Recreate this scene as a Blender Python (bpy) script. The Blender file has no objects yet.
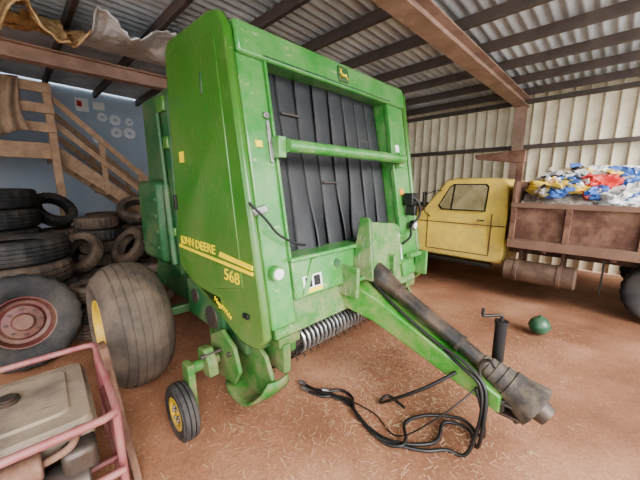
import bpy, bmesh, math, random
from mathutils import Vector, Matrix, noise
random.seed(7)
COL = bpy.context.scene.collection
W = {}
try: bpy.context.scene.view_settings.look = 'AgX - Medium High Contrast'
except Exception: pass

# ------------------------------------------------------------------ materials
def mat(name, c1, c2=None, rough=.5, metal=0.0, scale=5, lo=.38, hi=.62, bump=0.0, bscale=30,
        dirt=None, dirt_amt=.5, dscale=3, coat=0.0, spec=.5, scratch=0.0, scol=(.5,.5,.4), low=None):
    m = bpy.data.materials.new(name); m.use_nodes = True
    nt = m.node_tree; N = nt.nodes; L = nt.links
    b = N['Principled BSDF']
    b.inputs['Roughness'].default_value = rough
    b.inputs['Metallic'].default_value = metal
    b.inputs['Specular IOR Level'].default_value = spec
    b.inputs['Coat Weight'].default_value = coat
    b.inputs['Coat Roughness'].default_value = .18
    tc = N.new('ShaderNodeTexCoord')
    def nz(sc, det=8, r=.6, stretch=None):
        n = N.new('ShaderNodeTexNoise'); n.inputs['Scale'].default_value = sc
        n.inputs['Detail'].default_value = det; n.inputs['Roughness'].default_value = r
        if stretch:
            mp = N.new('ShaderNodeMapping'); mp.inputs['Scale'].default_value = stretch
            mp.inputs['Rotation'].default_value = (.4,.2,.3)
            L.new(tc.outputs['Object'], mp.inputs['Vector']); L.new(mp.outputs[0], n.inputs['Vector'])
        else: L.new(tc.outputs['Object'], n.inputs['Vector'])
        return n
    def ramp(src, a, z):
        r = N.new('ShaderNodeMapRange'); r.inputs['From Min'].default_value = a
        r.inputs['From Max'].default_value = z; L.new(src, r.inputs['Value']); return r
    def layer(out, fac, col, amt):
        m2 = N.new('ShaderNodeMix'); m2.data_type = 'RGBA'
        mu = N.new('ShaderNodeMath'); mu.operation = 'MULTIPLY'; mu.inputs[1].default_value = amt
        L.new(fac, mu.inputs[0]); L.new(mu.outputs[0], m2.inputs[0])
        L.new(out, m2.inputs[6]); m2.inputs[7].default_value = (*col, 1); return m2.outputs[2]
    c2 = c2 or tuple(x*.8 for x in c1)
    mx = N.new('ShaderNodeMix'); mx.data_type = 'RGBA'
    L.new(ramp(nz(scale).outputs['Fac'], lo, hi).outputs['Result'], mx.inputs[0])
    mx.inputs[6].default_value = (*c1, 1); mx.inputs[7].default_value = (*c2, 1)
    out = mx.outputs[2]
    if dirt: out = layer(out, ramp(nz(dscale, 10, .7).outputs['Fac'], .42, .75).outputs['Result'], dirt, dirt_amt)
    if low:   # dust gathers on the lower part of the thing (object height)
        sx = N.new('ShaderNodeSeparateXYZ'); L.new(tc.outputs['Object'], sx.inputs[0])
        h = ramp(sx.outputs['Z'], low[1], low[0]); n_ = ramp(nz(5,10,.75).outputs['Fac'], .3,.7)
        mu = N.new('ShaderNodeMath'); mu.operation='MULTIPLY'; L.new(h.outputs[0],mu.inputs[0]); L.new(n_.outputs[0],mu.inputs[1])
        out = layer(out, mu.outputs[0], low[2], low[3])
    if scratch:
        out = layer(out, ramp(nz(6, 6, .7, (1,9,1.5)).outputs['Fac'], .60, .67).outputs['Result'], scol, scratch)
        out = layer(out, ramp(nz(38, 4, .7).outputs['Fac'], .64, .70).outputs['Result'], scol, scratch)
    L.new(out, b.inputs['Base Color'])
    if bump:
        bp = N.new('ShaderNodeBump'); bp.inputs['Strength'].default_value = bump
        bp.inputs['Distance'].default_value = .02
        L.new(nz(bscale).outputs['Fac'], bp.inputs['Height']); L.new(bp.outputs[0], b.inputs['Normal'])
    return m

DUST = (.34, .22, .14)
M = dict(
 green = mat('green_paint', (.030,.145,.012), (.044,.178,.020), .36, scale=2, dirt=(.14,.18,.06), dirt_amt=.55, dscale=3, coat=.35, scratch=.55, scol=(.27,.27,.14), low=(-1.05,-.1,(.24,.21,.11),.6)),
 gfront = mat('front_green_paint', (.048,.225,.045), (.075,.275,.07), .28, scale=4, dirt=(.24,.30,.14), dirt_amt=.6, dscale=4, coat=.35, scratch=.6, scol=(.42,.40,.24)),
 gdark = mat('dark_green_paint', (.014,.080,.026), (.022,.10,.035), .5, scale=3, dirt=DUST, dirt_amt=.3),
 gworn = mat('worn_green_paint', (.055,.185,.04), (.115,.235,.08), .5, scale=7, dirt=(.31,.25,.16), dirt_amt=.8, dscale=7, scratch=.6),
 gdirty = mat('dirty_green_paint', (.035,.14,.024), (.07,.17,.045), .6, scale=6, dirt=(.24,.165,.10), dirt_amt=.9, dscale=6, scratch=.5, scol=(.2,.12,.07)),
 gtongue = mat('tongue_green_paint', (.034,.21,.024), (.06,.25,.04), .4, scale=6, dirt=DUST, dirt_amt=.7, dscale=6, scratch=.6, coat=.2, scol=(.22,.2,.12)),
 yellow = mat('decal_yellow', (.85,.66,.03), (.72,.56,.04), .4),
 rimy = mat('rim_yellow', (.62,.42,.04), (.5,.33,.05), .5, dirt=DUST, dirt_amt=.5),
 black = mat('black_plastic', (.013,.013,.014), (.02,.018,.017), .45),
 shaftb = mat('worn_black_plastic', (.022,.021,.021), (.036,.032,.029), .42, scale=3, dirt=DUST, dirt_amt=.45, dscale=4),
 bell = mat('dusty_bell_plastic', (.045,.038,.033), (.075,.062,.052), .55, scale=3, dirt=(.32,.24,.17), dirt_amt=.7, dscale=6),
 rubber = mat('tire_rubber', (.020,.020,.022), (.036,.034,.034), .75, bump=.3, bscale=40, dirt=(.15,.12,.095), dirt_amt=.55),
 rubberd = mat('dusty_rubber', (.065,.050,.040), (.105,.080,.062), .85, bump=.3, bscale=40, dirt=(.24,.17,.12), dirt_amt=.65),
 rubberb = mat('dirt_coated_rubber', (.055,.042,.034), (.085,.064,.05), .8, bump=.35, bscale=35, dirt=(.20,.145,.10), dirt_amt=.6, dscale=4),
 belt = mat('belt_rubber', (.026,.027,.031), (.036,.037,.042), .42, bump=.35, bscale=170, scale=3, dirt=(.08,.075,.07), dirt_amt=.4),
 steel = mat('worn_steel', (.42,.42,.42), (.25,.23,.21), .35, .8, scale=12),
 coil = mat('coil_steel', (.42,.43,.42), (.26,.26,.25), .3, .75, scale=12),
 back = mat('chamber_panel_paint', (.06,.075,.065), (.045,.06,.045), .5, scale=5),
 dsteel = mat('dark_steel', (.085,.077,.07), (.045,.04,.036), .5, .5, scale=10, dirt=(.2,.12,.08), dirt_amt=.55),
 rust = mat('rusty_steel', (.11,.053,.037), (.175,.088,.058), .8, .1, scale=4, bump=.3, dirt=(.30,.19,.135), dirt_amt=.65, dscale=4, scratch=.4, scol=(.06,.03,.025)),
 rustl = mat('pale_rusty_steel', (.19,.115,.08), (.26,.16,.115), .8, .1, scale=6, bump=.3, dirt=(.10,.05,.035), dirt_amt=.7),
 rustc = mat('brown_rusty_steel', (.095,.057,.04), (.14,.088,.06), .7, .2, scale=6, bump=.2, dirt=(.24,.165,.12), dirt_amt=.5),
 beam = mat('beam_paint', (.42,.28,.215), (.33,.22,.165), .6, scale=3, dirt=(.18,.10,.065), dirt_amt=.5),
 purlin = mat('purlin_steel', (.14,.11,.095), (.10,.08,.07), .6, .1, scale=4),
 roof = mat('roof_sheet', (.74,.79,.84), (.50,.54,.58), .38, .25, scale=1.2, dirt=(.28,.24,.20), dirt_amt=.4, dscale=1),
 wallm = mat('cream_sheet', (.84,.75,.56), (.72,.63,.46), .5, .0, scale=1.5, dirt=(.50,.38,.24), dirt_amt=.5, dscale=1.5),
 bluew = mat('blue_wall_paint', (.34,.42,.51), (.39,.465,.55), .8, scale=1.5, dirt=(.42,.41,.40), dirt_amt=.4),
 wood = mat('stair_wood', (.46,.31,.20), (.35,.225,.145), .75, scale=8, bump=.15, dirt=(.18,.115,.08), dirt_amt=.4),
 tyel = mat('truck_yellow', (.84,.65,.14), (.78,.58,.12), .5, scale=2, dirt=(.52,.37,.19), dirt_amt=.6, dscale=4, scratch=.4, scol=(.36,.2,.1), low=(-.62,-.2,(.38,.23,.12),.6)),
 dwood = mat('dark_wood', (.14,.08,.045), (.2,.12,.07), .8, scale=8, bump=.3),
 glass = mat('window_glass', (.26,.22,.12), (.38,.32,.19), .1, scale=5),
 chrome = mat('chrome', (.6,.6,.6), (.5,.5,.5), .2, .9),
 hub = mat('dull_hubcap', (.72,.73,.75), (.55,.56,.58), .5, .2, scale=10),
 redrim = mat('maroon_rim', (.13,.034,.034), (.085,.027,.027), .5, scale=6, dirt=DUST, dirt_amt=.55),
 pink = mat('faded_red_tube', (.26,.08,.085), (.33,.125,.12), .55, scale=8, dirt=(.22,.15,.12), dirt_amt=.75, dscale=8),
 tank = mat('dusty_tank', (.14,.113,.092), (.21,.17,.135), .7, scale=5, dirt=(.38,.28,.195), dirt_amt=.8, dscale=4, scratch=.6, scol=(.07,.052,.04)),
 white = mat('white_plastic', (.75,.75,.73), (.65,.65,.63), .5),
 red = mat('red_paint', (.55,.04,.03), (.45,.03,.03), .4),
 orange = mat('orange_decal', (.8,.3,.03), (.7,.25,.03), .4),
 insul = mat('insulation', (.70,.49,.26), (.34,.21,.10), .95, scale=7, bump=1, bscale=20),
 foil = mat('white_foil', (.80,.80,.79), (.55,.52,.48), .5, scale=3, bump=.3, bscale=8),
 cloth = mat('tan_cloth', (.38,.27,.19), (.26,.18,.12), .95, scale=7, bump=.4),
 straw = mat('straw', (.70,.52,.34), (.50,.35,.22), .9, scale=2),
 gball = mat('ball_green', (.02,.10,.055), (.05,.13,.075), .3, scale=5, dirt=DUST, dirt_amt=.4),
)

def floor_mat():
    m = bpy.data.materials.new('dirt_floor'); m.use_nodes = True
    nt = m.node_tree; N = nt.nodes; L = nt.links; b = N['Principled BSDF']
    b.inputs['Roughness'].default_value = .7; b.inputs['Specular IOR Level'].default_value = .35
    tc = N.new('ShaderNodeTexCoord')
    def nz(sc, d=10, r=.65):
        n = N.new('ShaderNodeTexNoise'); n.inputs['Scale'].default_value = sc
        n.inputs['Detail'].default_value = d; n.inputs['Roughness'].default_value = r
        L.new(tc.outputs['Object'], n.inputs['Vector']); return n
    r = N.new('ShaderNodeValToRGB'); L.new(nz(1.1,7,.5).outputs['Fac'], r.inputs[0])
    e = r.color_ramp.elements
    e[0].position=.30; e[0].color=(.19,.092,.055,1); e[1].position=.70; e[1].color=(.48,.275,.175,1)
    x = e.new(.5); x.color=(.33,.165,.10,1)
    r2 = N.new('ShaderNodeValToRGB'); L.new(nz(60,6,.6).outputs['Fac'], r2.inputs[0])
    r2.color_ramp.elements[0].position=.35; r2.color_ramp.elements[0].color=(.8,.78,.77,1)
    r2.color_ramp.elements[1].position=.65; r2.color_ramp.elements[1].color=(1.14,1.11,1.08,1)
    mx = N.new('ShaderNodeMix'); mx.data_type='RGBA'; mx.blend_type='MULTIPLY'; mx.inputs[0].default_value=1
    L.new(r.outputs[0], mx.inputs[6]); L.new(r2.outputs[0], mx.inputs[7])
    # unseen pale ground added out front to bounce light onto the roof (object Y is world Y + 2)
    sx = N.new('ShaderNodeSeparateXYZ'); L.new(tc.outputs['Object'], sx.inputs[0])
    mr = N.new('ShaderNodeMapRange'); mr.inputs['From Min'].default_value=-1.2; mr.inputs['From Max'].default_value=-2.4
    L.new(sx.outputs['Y'], mr.inputs['Value'])
    m3 = N.new('ShaderNodeMix'); m3.data_type='RGBA'; L.new(mr.outputs[0], m3.inputs[0])
    L.new(mx.outputs[2], m3.inputs[6]); m3.inputs[7].default_value=(.64,.63,.60,1)
    L.new(m3.outputs[2], b.inputs['Base Color'])
    bp = N.new('ShaderNodeBump'); bp.inputs['Strength'].default_value=.35; bp.inputs['Distance'].default_value=.02
    L.new(nz(7).outputs['Fac'], bp.inputs['Height']); L.new(bp.outputs[0], b.inputs['Normal'])
    return m
M['floor'] = floor_mat()

# ------------------------------------------------------------------ helpers
def finish(bm, name, m, sharp=.6, recalc=True):
    if recalc: bmesh.ops.recalc_face_normals(bm, faces=bm.faces)
    for e in bm.edges:
        if len(e.link_faces) == 2 and e.calc_face_angle(0) > sharp: e.smooth = False
    for f in bm.faces: f.smooth = True
    me = bpy.data.meshes.new(name); bm.to_mesh(me); bm.free()
    if m is not None: me.materials.append(m)
    return me

def add(name, me, parent=None, bevel=0, seg=2, recenter=True):
    c = Vector((0,0,0))
    if recenter and len(me.vertices):
        xs=[v.co for v in me.vertices]
        lo=Vector((min(v[i] for v in xs) for i in range(3))); hi=Vector((max(v[i] for v in xs) for i in range(3)))
        c=(lo+hi)/2
        if parent is None: c.z = lo.z
        me.transform(Matrix.Translation(-c))
    o = bpy.data.objects.new(name, me); COL.objects.link(o)
    W[o.name] = c.copy()
    if parent is not None:
        o.parent = parent; o.location = c - W[parent.name]
    else: o.location = c
    if bevel:
        b = o.modifiers.new('bevel','BEVEL'); b.width=bevel; b.segments=seg; b.limit_method='ANGLE'; b.angle_limit=.6
        b.harden_normals=False
    return o

def empty(name, loc=(0,0,0), parent=None):
    o = bpy.data.objects.new(name, None); COL.objects.link(o); o.empty_display_size=.1
    loc = Vector(loc); W[o.name]=loc.copy()
    if parent is not None: o.parent=parent; o.location = loc-W[parent.name]
    else: o.location=loc
    return o

def top(o, label, cat, group=None, kind=None):
    o['label']=label; o['category']=cat
    if group: o['group']=group
    if kind: o['kind']=kind
    return o
def struct(o): o['kind']='structure'; return o

def bm_box(bm, lo, hi, rot=None, piv=None):
    lo=Vector(lo); hi=Vector(hi); c=(lo+hi)/2; s=hi-lo
    r = bmesh.ops.create_cube(bm, size=1)
    mt = Matrix.Translation(c) @ (rot.to_4x4() if rot else Matrix()) @ Matrix.Diagonal((*s,1))
    bmesh.ops.transform(bm, matrix=mt, verts=r['verts'])
def box(name, lo, hi, m, parent=None, bevel=.006, rot=None):
    bm=bmesh.new(); bm_box(bm, lo, hi, rot)
    return add(name, finish(bm,name,m), parent, bevel)
KEEP={'cooling_fins','cover_ribs','door_seam','deck_boards','bale_chamber','control_valve','hitch_clevis','cab_guard','grille','jack_mount','axle'}
def boxes(name, lst, m, parent=None, bevel=.004):
    if parent is not None and name not in KEEP:
        for lo,hi in lst: o=box(name,lo,hi,m,parent,bevel)
        return o
    bm=bmesh.new()
    for lo,hi in lst: bm_box(bm,lo,hi)
    return add(name, finish(bm,name,m), parent, bevel)

def bm_hull(bm, A, B):
    a=[bm.verts.new(p) for p in A]; b=[bm.verts.new(p) for p in B]; n=len(a)
    for i in range(n): bm.faces.new((a[i],a[(i+1)%n],b[(i+1)%n],b[i]))
    bm.faces.new(a[::-1]); bm.faces.new(b)
def loft(name, A, B, m, parent=None, bevel=.006):
    bm=bmesh.new(); bm_hull(bm,A,B); return add(name, finish(bm,name,m), parent, bevel)
def sections(name, secs, m, parent=None, bevel=.006):
    bm=bmesh.new(); rings=[[bm.verts.new(p) for p in s] for s in secs]; n=len(rings[0])
    for a,b in zip(rings,rings[1:]):
        for i in range(n): bm.faces.new((a[i],a[(i+1)%n],b[(i+1)%n],b[i]))
    bm.faces.new(rings[0][::-1]); bm.faces.new(rings[-1])
    return add(name, finish(bm,name,m), parent, bevel)

def bm_cyl(bm, p0, p1, r0, r1=None, segs=20, cap=True):
    p0=Vector(p0); p1=Vector(p1); r1=r0 if r1 is None else r1
    d=(p1-p0); q=d.to_track_quat('Z','Y').to_matrix()
    A=[];B=[]
    for i in range(segs):
        a=2*math.pi*i/segs; v=Vector((math.cos(a),math.sin(a),0))
        A.append(bm.verts.new(p0+q@(v*r0))); B.append(bm.verts.new(p1+q@(v*r1)))
    for i in range(segs): bm.faces.new((A[i],A[(i+1)%segs],B[(i+1)%segs],B[i]))
    if cap: bm.faces.new(A[::-1]); bm.faces.new(B)
def cyl(name, p0, p1, r, m, parent=None, r1=None, segs=24, bevel=0):
    bm=bmesh.new(); bm_cyl(bm,p0,p1,r,r1,segs); return add(name, finish(bm,name,m), parent, bevel)
def cyls(name, lst, m, parent=None, segs=16, split=False):
    if split:
        for t in lst: cyls(name,[t],m,parent,segs)
        return
    bm=bmesh.new()
    for t in lst: bm_cyl(bm,t[0],t[1],t[2],t[3] if len(t)>3 else None,segs)
    return add(name, finish(bm,name,m), parent)

def smooth_pts(pts, n=8, closed=False):
    P=[Vector(p) for p in pts]; out=[]; k=len(P)
    rng = range(k if closed else k-1)
    for i in rng:
        g=lambda j: P[j%k] if closed else P[max(0,min(k-1,j))]
        a,b,c,d=g(i-1),g(i),g(i+1),g(i+2)
        for s in range(n):
            t=s/n
            out.append(.5*((2*b)+(c-a)*t+(2*a-5*b+4*c-d)*t*t+(3*b-a-3*c+d)*t**3))
    if not closed: out.append(P[-1])
    return out
def bm_tube(bm, pts, r, segs=10, n=8, closed=False, smooth=True):
    P = smooth_pts(pts,n,closed) if smooth else [Vector(p) for p in pts]
    rings=[]; k=len(P); up=None
    for i,p in enumerate(P):
        a = P[(i-1)%k] if (closed or i>0) else p; b = P[(i+1)%k] if (closed or i<k-1) else p
        d=(b-a).normalized()
        if up is None:
            up = Vector((0,0,1)) if abs(d.z)<.9 else Vector((1,0,0))
        side=d.cross(up).normalized(); up=side.cross(d).normalized()
        rings.append([bm.verts.new(p+(side*math.cos(2*math.pi*j/segs)+up*math.sin(2*math.pi*j/segs))*r) for j in range(segs)])
    pr = list(zip(rings,rings[1:]))+([(rings[-1],rings[0])] if closed else [])
    for a,b in pr:
        for j in range(segs): bm.faces.new((a[j],a[(j+1)%segs],b[(j+1)%segs],b[j]))
    if not closed: bm.faces.new(rings[0][::-1]); bm.faces.new(rings[-1])
def tube(name, pts, r, m, parent=None, **k):
    bm=bmesh.new(); bm_tube(bm,pts,r,**k); return add(name, finish(bm,name,m,sharp=1.0), parent)

def bm_lathe(bm, prof, c=(0,0,0), axis='Z', segs=56, closed=False, lug=None):
    c=Vector(c); rings=[]
    for i in range(segs):
        a=2*math.pi*i/segs; ring=[]
        for k,(r,h) in enumerate(prof):
            rr=r
            if lug and k in lug[0] and i%lug[1]==0: rr=r-lug[2]
            x,y=rr*math.cos(a),rr*math.sin(a)
            p={'Z':(x,y,h),'X':(h,x,y),'Y':(x,h,y)}[axis]
            ring.append(bm.verts.new(c+Vector(p)))
        rings.append(ring)
    n=len(prof)
    for i in range(segs):
        a=rings[i]; b=rings[(i+1)%segs]
        for k in range(n if closed else n-1):
            bm.faces.new((a[k],a[(k+1)%n],b[(k+1)%n],b[k]))
def tire_prof(R,w,rr,grooves=4,gd=.018,crown_d=.02,gf=.14):
    h=w/2
    crown=lambda y: R-crown_d*(abs(y)/(h*.82))**2.6*R/.5
    ed=crown(h*.82)
    p=[(rr,-h*.72),(rr+.015,-h*.82),((R+rr)/2,-h),(ed-.05*R/.5,-h*.97),(ed-.018,-h*.90)]
    tread=[]
    n=grooves; tw=h*.82
    for i in range(n+1):
        a=-tw+2*tw*i/(n+1); b=-tw+2*tw*(i+1)/(n+1); g=(b-a)*gf
        tread.append((crown(a+g),a+g)); tread.append((crown((a+b)/2),(a+b)/2)); tread.append((crown(b-g),b-g))
        if i<n: tread+= [(crown(b)-gd,b-g*.7),(crown(b)-gd,b+g*.7)]
    s=len(p); p+=tread; e=len(p)
    p+=[(ed-.018,h*.90),(ed-.05*R/.5,h*.97),((R+rr)/2,h),(rr+.015,h*.82),(rr,h*.72),(rr,h*.6),(R-.12*R/.5,h*.75),(R-.12*R/.5,-h*.75),(rr,-h*.6)]
    lug=[k for k in range(s,e) if p[k][0]>R-.03]
    return p,lug
def tire_mesh(R,w,rr,axis='Z',m=None,grooves=4,lugs=True,c=(0,0,0),segs=72,gd=.018,crown=.02,gf=.14):
    p,lug=tire_prof(R,w,rr,grooves,gd,crown,gf); bm=bmesh.new()
    bm_lathe(bm,p,c,axis,segs,True,(lug,3,.014) if lugs else None)
    return finish(bm,'tire',m or M['rubber'],sharp=.7)
def rim_mesh(rr,w,axis,m,c=(0,0,0),side=-1,out=.7):
    h=w/2*out; s=side; bm=bmesh.new()
    prof=[(rr+.018,s*h),(rr+.01,s*h*1.04),(rr-.01,s*h),(rr-.03,s*h*.6),(rr-.035,s*h*.1),(rr*.72,s*h*.05),(rr*.62,s*h*.35),(rr*.35,s*h*.4),(rr*.33,s*h*.75),(rr*.28,s*h*.85),(.001,s*h*.85)]
    bm_lathe(bm,prof,c,axis,40)
    prof2=[(rr-.03,-s*h*.1),(rr-.01,-s*h),(rr+.015,-s*h)]
    bm_lathe(bm,[(rr-.035,s*h*.1)]+prof2,c,axis,40)
    return finish(bm,'rim',m,sharp=.5)
def wheel(parent,c,R,w,rr,rm,tm,grooves=4,lugs=True,side=-1,name='wheel',gd=.018,crown=.02,gf=.14,out=.7):
    e=empty(name,c,parent)
    add('tire',tire_mesh(R,w,rr,'X',tm,grooves,lugs,c,gd=gd,crown=crown,gf=gf),e)
    add('rim',rim_mesh(rr,w,'X',rm,c,side,out),e)
    for i in range(6):
        a=2*math.pi*i/6; x=c[0]+side*w*.5*out*.38
        p=Vector((x,c[1]+rr*.5*math.cos(a),c[2]+rr*.5*math.sin(a)))
        cyl('wheel_bolt',p,p+Vector((side*.03,0,0)),.012,M['steel'],e,segs=6)
    return e

def text(name, s, size, m, parent, origin, X, Y, ext=.002, shear=0, sx=1, width=None, offset=0):
    cu=bpy.data.curves.new(name,'FONT'); cu.body=s; cu.size=size; cu.extrude=ext; cu.shear=shear; cu.offset=offset
    t=bpy.data.objects.new(name+'_tmp',cu); COL.objects.link(t)
    bpy.context.view_layer.update()
    me=bpy.data.meshes.new_from_object(t.evaluated_get(bpy.context.evaluated_depsgraph_get()))
    bpy.data.objects.remove(t)
    X=Vector(X).normalized(); Y=Vector(Y).normalized(); Z=X.cross(Y).normalized(); Y=Z.cross(X)
    if width:
        mxx=max(v.co.x for v in me.vertices); sx=width/mxx
    mt=Matrix.Translation(origin)@Matrix((X,Y,Z)).transposed().to_4x4()@Matrix.Diagonal((sx,1,1,1))
    me.transform(mt); me.materials.clear(); me.materials.append(m)
    return add(name,me,parent)

# ------------------------------------------------------------------ room shell
bm=bmesh.new()
n=110
vs=[[None]*(n+1) for _ in range(n+1)]
for i in range(n+1):
    for j in range(n+1):
        x=-11+26*i/n; y=-15+26*j/n
        vs[i][j]=bm.verts.new((x,y,.012*noise.noise(Vector((x*1.3,y*1.3,0)))-.012))
for i in range(n):
    for j in range(n): bm.faces.new((vs[i][j],vs[i+1][j],vs[i+1][j+1],vs[i][j+1]))
o=add('floor',finish(bm,'floor',M['floor'],recalc=False)); struct(o)

def corr(name, p0, u, v, L1, m, pitch, depth, prof='sin'):
    u=Vector(u); v=Vector(v); nrm=u.cross(v).normalized(); bm=bmesh.new(); prev=None
    k=int(L1/pitch)
    ts=[]
    if prof=='sin':
        for i in range(k*6+1): ts.append((i*pitch/6, math.sin(2*math.pi*i/6)*depth))
    else:
        for i in range(k): 
            b=i*pitch
            ts+= [(b,0),(b+pitch*.70,0),(b+pitch*.76,depth),(b+pitch*.90,depth),(b+pitch*.96,0)]
        ts.append((k*pitch,0))
    for s,d in ts:
        a=bm.verts.new(Vector(p0)+u*s+nrm*d); c=bm.verts.new(Vector(p0)+u*s+nrm*d+v)
        if prev: bm.faces.new((prev[0],a,c,prev[1]))
        prev=(a,c)
    return add(name,finish(bm,name,m,sharp=.9 if prof=='sin' else .3,recalc=False))
YB=7.4
ceil=corr('ceiling',(-5,-3.0,3.95),(0,1,0),(12.05,0,-.33),10.5,M['roof'],.14,.024); struct(ceil)
wr=corr('wall_right',(7.0,-3.4,0),(0,1,0),(0,0,3.62),YB+3.4,M['wallm'],.22,-.035,'trap'); struct(wr)
o=box('wall_back',(-5,YB,0),(7.0,YB+.12,3.95),M['bluew'],bevel=0); struct(o)
o=box('wall_left',(-5.1,3.0,0),(-5,YB,3.95),M['wallm'],bevel=0); struct(o)
def roofz(x): return 3.95-.33*(x+5)/12.05
k=1
for x in [6.6,5.75,4.9,4.05,3.2,2.35,1.5,.65,-.2,-1.05,-1.9,-2.75,-3.6]:
    z=roofz(x)-.02
    bm=bmesh.new()
    sec=[(x-.025,z-.13),(x+.03,z-.13),(x+.03,z-.122),(x-.015,z-.122),(x-.015,z-.008),(x+.03,z-.008),(x+.03,z),(x-.025,z)]
    bm_hull(bm,[(a,-3.0,b) for a,b in sec],[(a,YB,b) for a,b in sec])
    o=add('trim_%d'%k,finish(bm,'trim_%d'%k,M['purlin'])); struct(o); k+=1
for z in (2.5,1.2,3.42):
    o=box('trim_%d'%k,(6.86,-3.4,z-.04),(6.955,YB,z+.04),M['purlin'],bevel=.004); struct(o); k+=1

def ibeam(name,y,x0,x1,zb,hh,wf,label):
    bm=bmesh.new(); h=wf/2
    sec=[(-h,0),(h,0),(h,.018),(.008,.018),(.008,hh-.018),(h,hh-.018),(h,hh),(-h,hh),(-h,hh-.018),(-.008,hh-.018),(-.008,.018),(-h,.018)]
    bm_hull(bm,[(x0,y+a,zb+b) for a,b in sec],[(x1,y+a,zb+b) for a,b in sec])
    return top(add(name,finish(bm,name,M['beam']),bevel=.003),label,'beam')
ibeam('roof_beam',.24,-4.9,6.85,3.29,.18,.23,'long painted steel I-beam carrying the roof purlins')
ibeam('roof_beam',4.3,-4.9,6.85,3.28,.2,.17,'brown steel I-beam near the blue wall')
def post(x,y,zt,label):
    bm=bmesh.new(); b=.09
    sec=[(-b,-b),(-b+.015,-b),(-b+.015,-.007),(b-.015,-.007),(b-.015,-b),(b,-b),(b,b),(b-.015,b),(b-.015,.007),(-b+.015,.007),(-b+.015,b),(-b,b)]
    bm_hull(bm,[(x+p,y+q,0) for p,q in sec],[(x+p,y+q,zt) for p,q in sec])
    return top(add('support_post',finish(bm,'support_post',M['beam']),bevel=.003),label,'post')
post(6.72,.25,3.29,'steel column holding the roof beam beside the cream wall')
post(6.72,4.3,3.28,'steel column holding the brown beam by the blue wall')
# ------------------------------------------------------------------ BALER
B=empty('round_baler',(1.0,.8,0))
top(B,'large green round hay baler with black belts and yellow lettering','baler')
S=.174
yf=lambda z,off=0: S*(z-.75)+off
sp=[(.30,2.60),(.37,2.70),(.48,2.735),(1.14,2.76),(1.22,2.70),(1.27,1.02),(1.20,.97),(.28,.645),(.10,.66),(.0,.76),(.02,.95)]
for x0,x1 in ((0,.06),(1.99,2.05)):
    o=loft('side_shield',[(x0,y,z) for y,z in sp],[(x1,y,z) for y,z in sp],M['green'],B,.022)
ip=[(.42,2.60),(1.12,2.66),(1.16,1.12),(.62,.95),(.22,1.05)]
loft('shield_emboss',[(-.006,y,z) for y,z in ip],[(.004,y,z) for y,z in ip],M['green'],B,.005)
boxes('shield_latch',[((-.02,.16,.86),(.0,.22,.89)),((-.02,1.20,1.5),(0,1.24,1.62))],M['black'],B)
boxes('shield_vent',[((-.012,.60,2.28),(-.004,.63,2.42))],M['gdark'],B)
def slab(name,poly,d0,d1,m,bevel=.008,par=None):
    return loft(name,[(x,yf(z,d0),z) for x,z in poly],[(x,yf(z,d1),z) for x,z in poly],m,par or B,bevel)
OL,OR,OT,OBt=.265,1.675,2.465,1.22
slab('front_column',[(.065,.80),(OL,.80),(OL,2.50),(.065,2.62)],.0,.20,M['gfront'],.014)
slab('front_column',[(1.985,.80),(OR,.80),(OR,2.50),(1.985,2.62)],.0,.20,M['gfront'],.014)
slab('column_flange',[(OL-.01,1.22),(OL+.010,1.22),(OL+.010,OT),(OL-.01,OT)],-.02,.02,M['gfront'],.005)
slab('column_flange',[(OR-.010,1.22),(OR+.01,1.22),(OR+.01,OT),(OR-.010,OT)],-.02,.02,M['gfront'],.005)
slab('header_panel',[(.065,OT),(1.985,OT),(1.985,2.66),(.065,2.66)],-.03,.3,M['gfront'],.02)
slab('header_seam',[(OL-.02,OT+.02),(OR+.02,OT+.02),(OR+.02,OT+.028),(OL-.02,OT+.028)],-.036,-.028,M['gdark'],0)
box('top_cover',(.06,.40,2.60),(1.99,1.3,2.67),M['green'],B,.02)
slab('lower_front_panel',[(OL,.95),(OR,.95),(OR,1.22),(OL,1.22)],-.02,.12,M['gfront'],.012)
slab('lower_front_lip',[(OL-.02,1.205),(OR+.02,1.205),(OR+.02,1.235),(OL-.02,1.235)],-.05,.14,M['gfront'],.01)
slab('lower_skirt',[(.10,.72),(1.95,.72),(1.95,.96),(.10,.96)],.03,.2,M['gworn'],.012)
slab('inner_brace',[(.32,.97),(.36,.97),(.48,1.20),(.44,1.20)],-.035,-.015,M['gfront'],.003)
boxes('bale_chamber',[((.07,.35,.8),(.11,2.1,2.5)),((1.94,.35,.8),(1.98,2.1,2.5)),((.1,.3,.78),(1.95,1.2,.86))],M['gdark'],B,.0)
box('chamber_panel',(.11,.72,.86),(1.94,.75,2.6),M['back'],B,0)
for z,y in ((2.36,.50),(1.30,.40),(1.80,.60)):
    cyl('belt_roller',(.12,y,z),(1.93,y,z),.05,M['dsteel'],B)
NB=8
for i in range(NB):
    pit=(OR-OL-.02)/NB; x0=OL+.010+i*pit; w=pit-.007; bm=bmesh.new(); prev=None
    amp=[.10,-.22,.38,-.08,.42,-.30,.10,-.06][i]
    for kz in range(41):
        z=2.53-1.42*kz/40; cx=x0+w/2
        t=max(0,min(1,(1.72-z)/.42)); ph=amp*t*t*(3-2*t)
        y=yf(z,.13)+.014*math.sin(z*3+i*.9)
        row=[]
        for kx in range(7):
            s=(kx/6-.5)*w; cup=-.006*(1-(2*kx/6-1)**2)
            row.append(bm.verts.new((cx+s*math.cos(ph),y+cup+s*math.sin(ph),z)))
        if prev:
            for kx in range(6): bm.faces.new((prev[kx],prev[kx+1],row[kx+1],row[kx]))
        prev=row
    o=add('belt',finish(bm,'belt',M['belt'],recalc=False),B)
    sm=o.modifiers.new('s','SOLIDIFY'); sm.thickness=.008
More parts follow.
